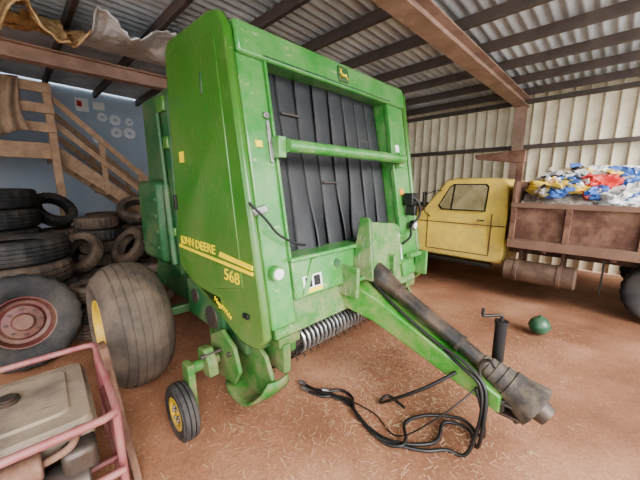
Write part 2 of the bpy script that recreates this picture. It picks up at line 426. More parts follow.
for i,z in ((1,2.2),(3,1.72),(6,2.1)):
    x0=OL+.010+i*pit
    box('belt_lacing',(x0,yf(z,.105),z-.008),(x0+w,yf(z,.12),z+.008),M['dsteel'],B,.002)
cyl('cross_bar',(.30,.12,1.945),(1.74,.12,1.945),.042,M['gfront'],B)
boxes('bar_bracket',[((.24,.13,1.87),(.30,.25,2.0)),((1.70,.13,1.87),(1.78,.25,2.0))],M['gfront'],B)
# tailgate
tp=[(1.28,2.52),(1.55,2.50),(1.85,2.38),(2.15,2.12),(2.34,1.75),(2.38,1.4),(2.28,1.05),(2.05,.78),(1.7,.62),(1.28,.60)]
loft('tailgate',[(.12,y,z) for y,z in tp],[(1.93,y,z) for y,z in tp],M['gdark'],B,.03)
for x0,x1 in ((.02,.12),(1.93,2.03)):
    rr=[(1.30,2.45),(1.62,2.42),(1.72,2.30),(1.50,1.85),(1.5,.95),(1.30,.9)]
    loft('tailgate_side',[(x0,y,z) for y,z in rr],[(x1,y,z) for y,z in rr],M['gdark'],B,.02)
box('rear_side_cover',(-.04,1.55,.96),(.12,2.16,1.74),M['gdark'],B,.05)
box('rear_side_cover',(1.93,1.55,.96),(2.09,2.16,1.74),M['gdark'],B,.05)
boxes('cover_ribs',[((-.05,1.62,z),(-.035,2.1,z+.03)) for z in (1.1,1.25,1.4,1.55)],M['gdark'],B)
cyls('tailgate_cylinder',[((.0,1.36,1.0),(.0,1.42,1.7),.03),((.0,1.42,1.69),(.0,1.48,2.3),.018)],M['gdark'],B)
boxes('tailgate_hinge',[((.0,1.34,2.3),(.06,1.52,2.42)),((.0,1.32,2.0),(.05,1.42,2.1)),((.0,1.32,1.25),(.06,1.5,1.33))],M['green'],B,.01)
# chassis
boxes('chassis_frame',[((.08,.15,.62),(.18,2.2,.80)),((1.87,.15,.62),(1.97,2.2,.80)),((.15,1.36,.46),(1.9,1.52,.62)),((.1,.5,.6),(1.95,.6,.72)),((.1,2.1,.6),(1.95,2.2,.72))],M['gdark'],B,.01)
boxes('axle',[((-.15,1.40,.50),(2.2,1.48,.58))],M['gdark'],B,.01)
boxes('drive_housing',[((.0,.52,.60),(.07,1.15,.92)),((.02,.25,.55),(.10,.6,.70))],M['gdark'],B,.02)
cyls('drive_sprocket',[((-.01,.7,.70),(.03,.7,.70),.09),((-.01,.98,.80),(.03,.98,.80),.06)],M['dsteel'],B,split=True)
wheel(B,(-.385,1.46,.53),.53,.47,.24,M['rimy'],M['rubberb'],6,False,-1,'main_wheel',gd=.006,crown=.075,gf=.10,out=.9)
wheel(B,(2.44,1.46,.53),.53,.47,.24,M['rimy'],M['rubberb'],6,False,1,'main_wheel',gd=.006,crown=.075,gf=.10,out=.9)
# pickup
PK=empty('pickup',(1.0,.4,.4),B)
pp=[(.02,.44),(.10,.60),(.32,.70),(.85,.66),(.92,.46),(.74,.26),(.42,.20),(.12,.27)]
for x0,x1 in ((.06,.09),(1.95,1.98)):
    loft('pickup_side_plate',[(x0,y,z) for y,z in pp],[(x1,y,z) for y,z in pp],M['gdirty'],PK,.008)
bm=bmesh.new()
prof=[(.19,.1)]
for i in range(22):
    x=.16+i*.082; prof+=[(.19,x),(.205,x+.001),(.205,x+.022),(.19,x+.023)]
prof+=[(.19,1.94)]
bm_lathe(bm,prof,(0,.48,.44),'X',28)
add('pickup_drum',finish(bm,'pickup_drum',M['dsteel']),PK)
bm=bmesh.new()
for i in range(22):
    x=.16+i*.082+.05
    for a in (3.5,2.6,4.5):
        c=Vector((x,.48,.44)); d=Vector((0,math.cos(a),math.sin(a)))
        bm_cyl(bm,c+d*.18,c+d*.27,.004,segs=6)
o=add('pickup_tines',finish(bm,'pickup_tines',M['dsteel']),PK); o['kind']='stuff'
cyl('roller_core',(.33,.16,.58),(1.72,.16,.58),.055,M['dsteel'],PK)
bm=bmesh.new()
pts=[]
turns=30
for i in range(turns*12+1):
    a=2*math.pi*i/12; pts.append((.36+1.33*i/(turns*12),.16+.10*math.cos(a),.58+.10*math.sin(a)))
bm_tube(bm,pts,.0125,segs=6,smooth=False)
add('roller_coil',finish(bm,'roller_coil',M['coil'],sharp=1),PK)
boxes('roller_arm',[((.28,.10,.54),(.33,.55,.62)),((1.72,.10,.54),(1.77,.55,.62))],M['gdirty'],PK,.008)
boxes('windguard_bracket',[((.12,.02,.66),(.30,.24,.72)),((1.75,.02,.66),(1.93,.24,.72)),((.14,.0,.48),(.2,.22,.68))],M['gdirty'],PK,.008)
for s in (0,1):
    fx=lambda x: x if s==0 else 2.04-x
    mm=lambda a,b: (min(fx(a),fx(b)),max(fx(a),fx(b)))
    # skid plate: slanted apron with narrow turned-under foot
    prof=[(.02,.47,.02,.17),(.04,.40,-.02,.20),(.09,.335,-.06,.22),(.16,.295,-.08,.22),(.27,.275,-.08,.21),(.38,.285,-.07,.18),(.45,.31,-.05,.15)]
    bm=bmesh.new(); prev=None
    for (y,z,a,b) in prof:
        row=[bm.verts.new((fx(a+(b-a)*k_/6),y-.02*math.sin(math.pi*k_/6),z)) for k_ in range(7)]
        if prev:
            for k_ in range(6): bm.faces.new((prev[k_],prev[k_+1],row[k_+1],row[k_]))
        prev=row
    o=add('skid_plate',finish(bm,'skid_plate',M['gdirty'],sharp=1.2),PK)
    sm=o.modifiers.new('s','SOLIDIFY'); sm.thickness=.016
    gx=fx(-.335); gy=.52; D=.08
    a,b=mm(-.05,-.02)
    pl=((.16,.46),(.22,.62),(.38,.70),(.56,.60),(.60,.40),(.46,.32),(.24,.34))
    loft('gauge_plate',[(a,y+D,z) for y,z in pl],[(b,y+D,z) for y,z in pl],M['gdirty'],PK,.008)
    cyl('gauge_arm',(fx(-.275),.47+D,.45),(fx(.06),.47+D,.45),.040,M['gdirty'],PK)
    a,b=mm(-.285,-.235)
    st=((.42,.50),(.52,.50),(.53,.40),(.485,.17),(.40,.17),(.41,.36))
    loft('gauge_strut',[(a,y+D,z) for y,z in st],[(b,y+D,z) for y,z in st],M['gdirty'],PK,.008)
    a,b=mm(-.17,-.10)
    ab=((.34,.40),(.42,.38),(.53,.44),(.52,.56),(.42,.58),(.35,.50))
    loft('adjust_bracket',[(a,y+D,z) for y,z in ab],[(b,y+D,z) for y,z in ab],M['gdirty'],PK,.01)
    cyls('gauge_axle',[((gx,gy,.195),(fx(-.25),gy,.195),.018)],M['steel'],PK)
    cyls('adjust_pin',[((fx(-.20),.40+D,.54),(fx(-.03),.40+D,.54),.014)],M['dsteel'],PK)
    cyls('plate_bolt',[((fx(-.03),.27+D,.56),(fx(-.07),.27+D,.56),.016),((fx(-.03),.58,.40),(fx(-.07),.58,.40),.016)],M['dsteel'],PK,split=True)
    wheel(B,(gx,gy,.192),.192,.11,.095,M['rimy'],M['rubber'],2,False,-1 if s==0 else 1,'gauge_wheel',out=.85)
# tongue
def rect(x0,x1,y,z0,z1): return [(x0,y,z0),(x1,y,z0),(x1,y,z1),(x0,y,z1)]
T=empty('tongue',(.98,-.5,.6),B)
sections('tongue_beam',[rect(.72,1.30,.25,.78,1.0),rect(.76,1.26,.06,.76,.98),rect(.87,1.12,-.18,.66,.86),rect(.92,1.11,-.45,.54,.71),rect(.93,1.10,-1.06,.335,.45)],M['gtongue'],T,.012)
boxes('tongue_gusset',[((.74,-.12,.86),(.775,.1,1.10)),((1.22,-.14,.86),(1.26,.1,1.12)),((.78,-.10,.98),(1.22,.06,1.01))],M['gworn'],T,.01)
boxes('hitch_clevis',[((.94,-1.17,.33),(1.05,-1.04,.35)),((.94,-1.17,.395),(1.05,-1.04,.415)),((.95,-1.08,.33),(1.04,-1.03,.42))],M['dsteel'],T,.006)
cyl('hitch_pin',(.995,-1.14,.29),(.995,-1.14,.44),.014,M['dsteel'],T)
loft('gearbox_shield',[(.98,-.10,1.0),(1.42,-.10,1.0),(1.42,-.06,1.34),(1.36,-.05,1.37),(1.02,-.05,1.41)],[(.98,-.07,1.0),(1.42,-.07,1.0),(1.42,-.03,1.34),(1.36,-.02,1.37),(1.02,-.02,1.41)],M['gworn'],B,.008)
loft('gearbox_shield',[(.86,-.18,.98),(.98,-.10,1.0),(1.02,-.05,1.41),(.98,-.04,1.45)],[(.86,.05,.98),(.98,.05,1.0),(1.02,.05,1.41),(.98,.05,1.45)],M['gworn'],B,.008)
box('gearbox',(1.0,-.04,.95),(1.3,.2,1.25),M['gdark'],B,.02)
# PTO shaft
P0=Vector((1.06,-.05,1.0)); P1=Vector((1.045,-1.20,.425)); d=(P1-P0).normalized()
at=lambda t: P0+d*t
LT=(P1-P0).length
PT=empty('drive_shaft',P0,B)
cyl('shaft_tube',at(.2),at(.80),.054,M['shaftb'],PT,segs=36)
cyl('shaft_tube',at(.80),at(LT-.25),.046,M['shaftb'],PT,segs=36)
q=d.to_track_quat('Z','Y').to_matrix().to_4x4()
bm=bmesh.new()
bm_lathe(bm,[(.001,-.02),(.084,-.02),(.088,-.01),(.088,.10),(.082,.115),(.062,.24),(.066,.25),(.066,.275),(.056,.28)],(0,0,0),'Z',36)
bmesh.ops.transform(bm,matrix=Matrix.Translation(at(0))@q,verts=bm.verts)
add('shaft_guard',finish(bm,'shaft_guard',M['shaftb']),PT)
bm=bmesh.new()
bp_=[(.046,-.32),(.058,-.315),(.062,-.28),(.068,-.275),(.070,-.24),(.076,-.235),(.079,-.19),(.086,-.185),(.090,-.14),(.098,-.135),(.102,-.08),(.110,-.06),(.122,-.02),(.134,.02),(.136,.035),(.126,.03),(.112,-.01),(.09,-.06),(.06,-.09),(.045,-.09)]
bm_lathe(bm,bp_,(0,0,0),'Z',44); bmesh.ops.transform(bm,matrix=Matrix.Translation(at(LT-.01))@q,verts=bm.verts)
add('bell_guard',finish(bm,'bell_guard',M['bell'],sharp=.5),PT)
cyls('shaft_yoke',[(at(LT-.12),at(LT+.03),.05),(at(LT+.02),at(LT+.09),.072,.060),(at(LT+.02)+Vector((-.08,0,0)),at(LT+.02)+Vector((.08,0,0)),.024)],M['dsteel'],PT,20)
cyls('shaft_collar',[(at(.79),at(.815),.062)],M['shaftb'],PT,36)
# jack
J=empty('parking_jack',(1.22,-.96,0),B)
cyls('jack_tube',[((1.22,-.96,.50),(1.22,-.96,.80),.036),((1.22,-.96,.79),(1.22,-.96,.81),.042)],M['black'],J,24)
cyls('jack_leg',[((1.22,-.96,.43),(1.22,-.96,.52),.024)],M['dsteel'],J)
tube('jack_crank',[(1.22,-.96,.81),(1.22,-.96,.84),(1.20,-.94,.85),(1.13,-.88,.85),(1.12,-.87,.86),(1.12,-.87,.90)],.010,M['black'],J)
boxes('jack_mount',[((1.09,-.99,.40),(1.2,-.93,.48))],M['gtongue'],J)
tube('hose_holder',[(.95,-.95,.43),(.94,-.93,.60),(.93,-.98,.66),(.90,-1.02,.64)],.010,M['dsteel'],B)
hose=[
 [(1.0,.02,1.0),(.95,-.3,.82),(.94,-.62,.66),(.93,-.85,.58),(.91,-.98,.47),(.86,-1.00,.25),(.94,-.96,.03),(1.08,-.86,.012),(1.02,-.72,.012),(.80,-.74,.012),(.62,-.55,.012),(.60,-.35,.012),(.68,-.1,.012),(.62,.15,.012),(.60,.30,.012)],
 [(.95,-.70,.60),(.92,-.84,.55),(.91,-.95,.48),(.87,-.98,.3),(.84,-.93,.03),(.80,-.82,.012),(.68,-.70,.012),(.57,-.45,.018),(.66,-.18,.012),(.76,-.08,.012),(.76,.04,.012),(.68,.10,.012)],
 [(.91,-.93,.46),(.91,-.98,.3),(1.05,-.96,.03),(1.14,-.80,.012),(1.0,-.60,.012),(.82,-.52,.012),(.68,-.60,.03),(.60,-.60,.03),(.57,-.48,.012),(.63,-.22,.03),(.70,-.12,.03),(.68,.02,.012),(.60,.10,.012),(.56,.22,.012)],
 [(.92,-.80,.50),(.80,-.66,.38),(.76,-.45,.2),(.86,-.28,.02),(.98,-.28,.012),(.95,-.44,.012)],
]
for h in hose: tube('hydraulic_hose',h,.0115,M['black'],B)
tube('harness_cable',[(.91,-.92,.44),(.72,-.8,.3),(.66,-.55,.03),(.74,-.3,.01),(.70,.0,.01),(.58,.32,.01)],.005,M['black'],B)
cyls('hose_coupler',[((.60,.30,.02),(.59,.36,.02),.017),((.56,.22,.02),(.55,.29,.02),.017),((.68,.10,.02),(.65,.15,.02),.017)],M['steel'],B,split=True)
# column details
tube('column_hose',[(-.01,.10,1.60),(.08,.07,1.50),(.16,.05,1.40),(.28,.02,1.33),(.36,.03,1.31)],.008,M['black'],B)
slab('gauge_tag',[(.03,1.52),(.13,1.54),(.12,1.58),(.02,1.56)],-.03,-.01,M['steel'],.003)
cyl('reflector_lamp',(.13,.02,1.16),(.13,.06,1.16),.048,M['gfront'],B)
cyl('reflector_lens',(.13,.012,1.16),(.13,.024,1.16),.036,M['white'],B)
cyl('reflector_lamp',(1.86,.02,1.3),(1.86,.06,1.3),.048,M['black'],B)
cyl('reflector_lens',(1.86,.012,1.3),(1.86,.024,1.3),.036,M['white'],B)
slab('steel_latch',[(.215,1.84),(.24,1.84),(.24,2.10),(.215,2.10)],-.015,0,M['steel'],.003)
slab('round_cap',[(.222+.022*math.cos(a*math.pi/6),2.13+.022*math.sin(a*math.pi/6)) for a in range(12)],-.02,0,M['steel'],.003)
slab('warning_decal',[(.34,1.0),(.52,1.0),(.52,1.09),(.34,1.09)],-.024,-.019,M['white'],0)
slab('warning_decal',[(.34,.972),(.52,.972),(.52,.999),(.34,.999)],-.024,-.019,M['yellow'],0)
slab('decal_picture',[(.36,1.01),(.42,1.01),(.42,1.08),(.36,1.08)],-.026,-.023,M['black'],0)
slab('decal_picture',[(.44,1.01),(.50,1.01),(.50,1.08),(.44,1.08)],-.026,-.023,M['black'],0)
slab('warning_decal',[(1.76,2.02),(1.83,2.02),(1.83,2.09),(1.76,2.09)],-.006,.0,M['white'],0)
slab('warning_decal',[(1.76,1.6),(1.83,1.6),(1.83,1.66),(1.76,1.66)],-.006,.0,M['orange'],0)
slab('warning_decal',[(.12,1.93),(.17,1.93),(.17,1.97),(.12,1.97)],-.006,.0,M['yellow'],0)
slab('warning_decal',[(1.52,.99),(1.64,.99),(1.64,1.13),(1.52,1.13)],-.024,-.019,M['white'],0)
slab('decal_picture',[(1.54,1.06),(1.62,1.06),(1.62,1.12),(1.54,1.12)],-.026,-.023,M['black'],0)
slab('round_decal',[(.70+.035*math.cos(a*math.pi/6),1.12+.035*math.sin(a*math.pi/6)) for a in range(12)],-.026,-.019,M['gdark'],0)
tube('valve_hose',[(1.80,.05,1.60),(1.84,-.02,1.52),(1.86,-.02,1.40),(1.80,.02,1.30),(1.74,.0,1.2),(1.6,.0,1.15)],.012,M['black'],B)
boxes('control_valve',[((1.78,.02,1.50),(1.88,.12,1.62)),((1.80,-.0,1.40),(1.86,.1,1.5))],M['black'],B,.01)
boxes('twine_arm',[((1.68,-.05,1.0),(1.95,.0,1.04)),((1.9,-.10,.80),(1.94,.02,1.04))],M['gfront'],B)
slab('emblem_badge',[(1.02-.055,2.508),(1.02+.055,2.508),(1.02+.07,2.56),(1.02+.055,2.625),(1.02-.055,2.625),(1.02-.07,2.56)],-.040,-.028,M['gdark'],.002)
deer=[(.052,.012),(.046,.021),(.038,.024),(.044,.036),(.048,.050),(.038,.040),(.034,.028),(.026,.038),(.020,.052),(.020,.034),(.028,.022),(.018,.010),(-.004,.008),(-.028,.012),(-.042,.020),(-.036,.004),(-.044,-.010),(-.060,-.026),(-.052,-.028),(-.034,-.014),(-.024,-.008),(-.004,-.010),(.014,-.010),(.030,-.020),(.044,-.014),(.046,-.020),(.030,-.030),(.036,-.034),(.020,-.022),(.024,-.008),(.034,.006)]
slab('emblem_deer',[(1.02-x*.95,2.56+z*.95) for x,z in deer],-.044,-.038,M['yellow'],0)
# lettering
TX=(0,-1,0)
text('brand_lettering','JOHN',.092,M['yellow'],B,(-.010,1.165,1.222),TX,(0,0,1),width=.245,offset=.001)
text('brand_lettering','DEERE',.092,M['yellow'],B,(-.010,.885,1.219),TX,(0,0,1),width=.325,offset=.001)
text('model_number','568',.115,M['yellow'],B,(-.010,.45,1.065),TX,(0,0,1),width=.20,offset=0)
text('series_lettering','MegaWide',.058,M['yellow'],B,(-.012,.62,.865),(0,-1,-.33),(0,-.33,1),width=.25)
sA=[(1.215,1.182),(.10,1.160),(.10,1.182),(1.215,1.206)]
loft('stripe',[(-.010,y,z) for y,z in sA],[(-.001,y,z) for y,z in sA],M['yellow'],B,0)
sB=[(.515,1.214),(.10,1.194),(.10,1.222),(.490,1.250)]
loft('stripe',[(-.010,y,z) for y,z in sB],[(-.001,y,z) for y,z in sB],M['yellow'],B,0)
boxes('small_decal',[((-.010,.98,1.87),(-.007,1.06,1.95))],M['yellow'],B,0)

# ------------------------------------------------------------------ TRUCK
TR=empty('farm_truck',(5.1,0,0))
top(TR,'old faded yellow dump truck with rusty bed beside the cream wall','truck')
XL,XR=4.25,6.05
def inset(x,z,s): 
    k=0 if z<1.24 else (z-1.24)/.56*.14
    return x+k*s
def arc(cy,cz,r,a0,a1,n=10): return [(cy+r*math.cos(a0+(a1-a0)*i/n),cz+r*math.sin(a0+(a1-a0)*i/n)) for i in range(n+1)]
cab=[(-.24,.48),(-.25,1.22),(-.20,1.68),(-.12,1.78),(.05,1.81),(.62,1.81),(.76,1.77),(1.10,1.26),(1.22,1.22),(1.24,.48)]
loft('cab',[(inset(XL,z,1),y,z) for y,z in cab],[(inset(XR,z,-1),y,z) for y,z in cab],M['tyel'],TR,.03)
hood=[(1.22,.56)]+arc(1.78,.42,.47,math.pi*.88,math.pi*.12)[0:]+[(2.55,.56),(2.58,.9),(2.52,1.10),(2.3,1.16),(1.22,1.22)]
loft('hood',[(XL+.02,y,z) for y,z in hood],[(XR-.02,y,z) for y,z in hood],M['tyel'],TR,.03)
win=[(.08,1.30),(.74,1.30),(.80,1.36),(.66,1.66),(.60,1.70),(.12,1.70),(.08,1.66)]
def ins(y,z,off): return (inset(XL,z,1)-off,y,z)
def insr(y,z,off): return (inset(XR,z,-1)+off,y,z)
frame=[( .42+(y-.42)*1.06,1.5+(z-1.5)*1.09) for y,z in win]
loft('door_window_frame',[ins(y,z,.006) for y,z in frame],[ins(y,z,-.01) for y,z in frame],M['black'],TR,0)
loft('door_window',[ins(y,z,.010) for y,z in win],[ins(y,z,-.005) for y,z in win],M['glass'],TR,0)
loft('door_window',[insr(y,z,.010) for y,z in win],[insr(y,z,-.005) for y,z in win],M['glass'],TR,0)
loft('window_divider',[ins(.58,1.30,.016),ins(.60,1.30,.016),ins(.60,1.70,.016),ins(.58,1.70,.016)],[ins(.58,1.30,.0),ins(.60,1.30,.0),ins(.60,1.70,.0),ins(.58,1.70,.0)],M['black'],TR,0)
loft('rear_window',[(XL+.35,-.247,1.34),(XR-.35,-.247,1.34),(XR-.38,-.215,1.64),(XL+.38,-.215,1.64)],[(XL+.35,-.22,1.34),(XR-.35,-.22,1.34),(XR-.38,-.19,1.64),(XL+.38,-.19,1.64)],M['glass'],TR,0)
loft('windshield',[(XL+.12,1.075,1.32),(XR-.12,1.075,1.32),(XR-.2,.80,1.73),(XL+.2,.80,1.73)],[(XL+.12,1.055,1.31),(XR-.12,1.055,1.31),(XR-.2,.78,1.72),(XL+.2,.78,1.72)],M['glass'],TR,0)
boxes('door_seam',[((XL-.004,-.05,.60),(XL+.01,-.035,1.25)),((XL-.004,.98,.60),(XL+.01,.995,1.22)),((XL-.004,-.05,.58),(XL+.01,.995,.595)),((XL-.004,-.24,1.06),(XL+.004,1.22,1.075))],M['dwood'],TR,0)
boxes('door_handle',[((XL-.03,.04,1.13),(XL,.16,1.155))],M['chrome'],TR,.004)
boxes('running_board',[((XL-.12,-.1,.42),(XL+.1,1.1,.46))],M['black'],TR,.006)
tube('mirror_arm',[(XL,.95,1.15),(XL-.12,1.0,1.25),(XL-.16,1.0,1.5),(XL-.05,.85,1.6),(XL+.08,.8,1.6)],.008,M['black'],TR)
box('mirror',(XL-.2,.985,1.34),(XL-.1,1.02,1.58),M['black'],TR,.01)
boxes('front_bumper',[((XL,2.62,.5),(XR,2.7,.66))],M['chrome'],TR,.02)
box('grille',(XL+.3,2.56,.72),(XR-.3,2.6,1.02),M['black'],TR,.01)
for x in (XL+.16,XR-.16): cyl('headlight',(x,2.54,.88),(x,2.61,.88),.1,M['chrome'],TR)
boxes('chassis_rail',[((4.7,-3.2,.62),(4.78,2.5,.80)),((5.5,-3.2,.62),(5.58,2.5,.80))],M['rust'],TR,.004)
boxes('chassis_crossmember',[((4.78,y,.64),(5.5,y+.08,.78)) for y in (-3.1,-2.4,-1.4,-.5,.6)],M['rust'],TR,.004)
for x,s in ((4.42,-1),(5.88,1)):
    wheel(TR,(x,1.78,.40),.40,.24,.2,M['tyel'],M['rubber'],3,True,s,'front_wheel')
    wheel(TR,(x+.02*s,-1.97,.40),.40,.26,.2,M['rust'],M['rubber'],3,True,s,'rear_wheel')
    wheel(TR,(x+.02*s,-2.90,.40),.40,.26,.2,M['rust'],M['rubber'],3,True,s,'rear_wheel')
cyls('axle',[((4.4,1.78,.4),(5.9,1.78,.4),.05),((4.4,-1.97,.4),(5.9,-1.97,.4),.07),((4.4,-2.90,.4),(5.9,-2.90,.4),.07)],M['dsteel'],TR,split=True)
bm=bmesh.new(); rt=.155
bm_lathe(bm,[(.001,-.30),(rt-.02,-.30),(rt,-.32),(rt,-.44),(rt+.01,-.445),(rt+.01,-.485),(rt,-.49),(rt,-.94),(rt+.01,-.945),(rt+.01,-.985),(rt,-.99),(rt,-1.13),(rt-.02,-1.15),(.001,-1.15)],(4.20,0,.45),'Y',36)
add('fuel_tank',finish(bm,'fuel_tank',M['rustc'],sharp=.5),TR)
boxes('tank_bracket',[((4.3,-.49,.5),(4.7,-.45,.78)),((4.3,-.99,.5),(4.7,-.95,.78))],M['rust'],TR)
BX0,BX1,BY0,BY1=4.12,6.2,-3.3,-.32
BD=empty('dump_bed',(5.1,-2,.85),TR)
box('bed_floor',(BX0,BY0,.84),(BX1,BY1,.90),M['rust'],BD,.004)
for x0,x1 in ((BX0,BX0+.03),(BX1-.03,BX1)):
    boxes('bed_side',[((x0,BY0,.90),(x1,BY1,1.42))],M['rust'],BD,.004)
boxes('bed_rail',[((BX0-.045,BY0,1.38),(BX0+.04,BY1,1.45)),((BX0-.055,BY0,.80),(BX0+.02,BY1,.93)),((BX1-.04,BY0,1.39),(BX1+.04,BY1,1.45))],M['rustl'],BD,.008)
boxes('side_stake',[((BX0-.05,y,.93),(BX0,y+.07,1.38)) for y in (-3.2,-2.4,-1.72,-1.02,-.40)],M['rust'],BD,.006)
boxes('bed_end_board',[((BX0,BY0,.9),(BX1,BY0+.04,1.42)),((BX0,BY1-.04,.9),(BX1,BY1,1.75))],M['rust'],BD,.004)
gx=BX0+.22
bm=bmesh.new()
bm_box(bm,(gx-.04,BY1-.05,.9),(gx+.04,BY1+.03,2.16))
bm_hull(bm,[(gx-.05,BY1-.06,2.20),(gx-.05,.30,2.17),(gx-.05,.28,2.10),(gx-.05,BY1+.03,2.02),(gx-.05,BY1-.06,2.02)],[(gx+.10,BY1-.06,2.20),(gx+.10,.30,2.17),(gx+.10,.28,2.10),(gx+.10,BY1+.03,2.02),(gx+.10,BY1-.06,2.02)])
add('cab_guard',finish(bm,'cab_guard',M['rust']),BD,.006)
boxes('bed_crossbeam',[((BX0,y,.76),(BX1,y+.06,.84)) for y in (-2.9,-2.2,-1.5,-.8)],M['rust'],BD,.004)
boxes('mud_flap',[((4.2,-1.40,.30),(4.55,-1.38,.76))],M['black'],TR,.002)

# trash heap
def hz(x,y):
    u=(x-BX0)/(BX1-BX0); e=min(1,max(0,2.4*u),max(0,3*(1-u)))
    return 1.38+.42*e+.16*noise.noise(Vector((y*1.6,x,8)))
bm=bmesh.new(); nx,ny=30,60; g=[]
for i in range(nx):
    r=[]
    for j in range(ny):
        x=BX0+.05+(BX1-BX0-.1)*i/(nx-1); y=BY0+.06+(BY1-BY0-.14)*j/(ny-1)
        z=hz(x,y)-.06+.10*noise.noise(Vector((x*5,y*5,3)))+.06*noise.noise(Vector((x*13,y*13,1)))
        r.append(bm.verts.new((x,y,z)))
    g.append(r)
for i in range(nx-1):
    for j in range(ny-1): bm.faces.new((g[i][j],g[i+1][j],g[i+1][j+1],g[i][j+1]))
o=add('trash_heap',finish(bm,'trash_heap',mat('mixed_trash',(.16,.12,.09),(.38,.33,.29),.8,scale=14,dirt=(.05,.05,.055),dirt_amt=.9,dscale=9),recalc=False,sharp=.4))
top(o,'heap of mixed loose trash filling the rusty truck bed','trash',kind='stuff')
cols=[((.84,.84,.84),'white'),((.78,.78,.80),'white'),((.80,.78,.74),'white'),((.65,.60,.53),'off-white'),((.58,.05,.04),'red'),((.08,.18,.50),'blue'),((.82,.60,.12),'yellow'),((.03,.03,.035),'black'),((.46,.32,.2),'tan'),((.24,.15,.1),'brown'),((.32,.34,.37),'gray'),((.60,.33,.28),'pink')]
cm=[(mat('bag_'+str(i),c,tuple(v*.6 for v in c),.5,scale=4,lo=.5,hi=.7,dirt=(.25,.18,.12),dirt_amt=.35,dscale=5),nm) for i,(c,nm) in enumerate(cols)]
def crumple(seed,sub=3):
    bm=bmesh.new(); bmesh.ops.create_icosphere(bm,subdivisions=sub,radius=1)
    for v in bm.verts:
        n1=noise.noise(v.co*1.2+Vector((seed*7,0,0))); n2=abs(noise.noise(v.co*2.2+Vector((0,seed*5,0))))
        n3=abs(noise.noise(v.co*4.0+Vector((0,0,seed*3))))
        v.co*=1+.7*n1+.5*n2-.5*n3
    return bm
random.seed(19)
for i in range(96):
    bigb = i%2==0
    m_,nm=(random.choice(cm[:7]) if bigb else random.choice(cm)); s=random.uniform(.12,.19) if bigb else random.uniform(.07,.12)
    y=random.uniform(-2.4,-.60) if i<82 else random.uniform(-3.0,-2.4)
    x=BX0+.24+random.random()**1.4*1.3
    z=hz(x,y)+random.uniform(-.03,.05)+(.0 if bigb else .08)
    bm=crumple(i,4 if bigb else 3)
    bmesh.ops.transform(bm,matrix=Matrix.Translation((x,y,z))@Matrix.Rotation(random.random()*6,4,'Z')@Matrix.Rotation(random.uniform(-.6,.6),4,'X')@Matrix.Diagonal((s*1.3,s*.95,s*.75,1)),verts=bm.verts)
    o=add('trash_bag',finish(bm,'trash_bag',m_,sharp=.4))
    top(o,'crumpled %s plastic bag on the trash heap'%nm,'trash bag',group='trash bags in the truck bed')
for i in range(34):   # crumpled sheets
    bm=bmesh.new(); n_=14; s=random.uniform(.14,.26); g=[]; sd=i*3.7
    for a in range(n_):
        r=[]
        for b in range(n_):
            u=a/(n_-1)-.5; v=b/(n_-1)-.5
            h=.28*noise.noise(Vector((u*2.2,v*2.2,sd)))+.12*abs(noise.noise(Vector((u*5,v*5,sd+5))))
            r.append(bm.verts.new((u+.12*noise.noise(Vector((u*3,v*3,sd+9))),v*.7+.12*noise.noise(Vector((u*3,v*3,sd+19))),h)))
        g.append(r)
    for a in range(n_-1):
        for b in range(n_-1): bm.faces.new((g[a][b],g[a+1][b],g[a+1][b+1],g[a][b+1]))
    y=random.uniform(-2.4,-.65); x=BX0+.2+random.random()**1.3*1.1
    q_=Matrix.Rotation(random.random()*6,4,'Z')@Matrix.Rotation(random.uniform(-.9,.9),4,'X')
    bmesh.ops.transform(bm,matrix=Matrix.Translation((x,y,hz(x,y)+random.uniform(.05,.12)))@q_@Matrix.Scale(s*1.5,4),verts=bm.verts)
    m_,nm=random.choice(cm[:9])
    o=add('plastic_sheet',finish(bm,'plastic_sheet',m_,sharp=.5,recalc=False)); sm=o.modifiers.new('s','SOLIDIFY'); sm.thickness=.004
    top(o,'crumpled %s plastic sheet on the trash heap'%nm,'plastic sheet',group='plastic sheets in the truck bed')
for i in range(10):
    y=random.uniform(-2.4,-.6); x=BX0+.15+random.random()*.9; z=hz(x,y)+.06+random.random()*.06
    s=random.uniform(.05,.11); q_=Matrix.Rotation(random.uniform(-.9,.9),4,'X')@Matrix.Rotation(random.uniform(-.8,.8),4,'Y')@Matrix.Rotation(random.random()*3,4,'Z')
    bm=bmesh.new(); bm_box(bm,(-s,-s*.7,-.006 if i%2 else -.035),(s,s*.7,.006 if i%2 else .035))
    bmesh.ops.transform(bm,matrix=Matrix.Translation((x,y,z))@q_,verts=bm.verts)
    m_=[M['cloth'],M['white'],cm[8][0],cm[5][0],M['wood'],M['white']][i%6]
    o=add('cardboard_box' if i%2==0 else 'flat_packaging',finish(bm,'box',m_),bevel=.004)
    top(o,'discarded flattened packaging lying on the trash heap','packaging',group='packaging in the truck bed')
o=cyl('wooden_stick',(4.3,-1.75,1.5),(4.6,-1.55,2.2),.014,M['dwood']); top(o,'dark thin pole sticking out of the trash heap','pole')

# ------------------------------------------------------------------ green ball
bm=bmesh.new()
prof=[(.105*math.sin(math.pi*i/20)+.0001,-.105*math.cos(math.pi*i/20)) for i in range(10)]+[(.105,-.006),(.111,-.005),(.111,.005),(.105,.006)]+[(.105*math.sin(math.pi*i/20),-.105*math.cos(math.pi*i/20)) for i in range(11,20)]+[(.02,.103),(.02,.12),(.0001,.12)]
bm_lathe(bm,prof,(3.12,-.95,.105),'Z',36)
top(add('float_ball',finish(bm,'float_ball',M['gball'])),'dark green float ball lying on the dirt floor','ball')

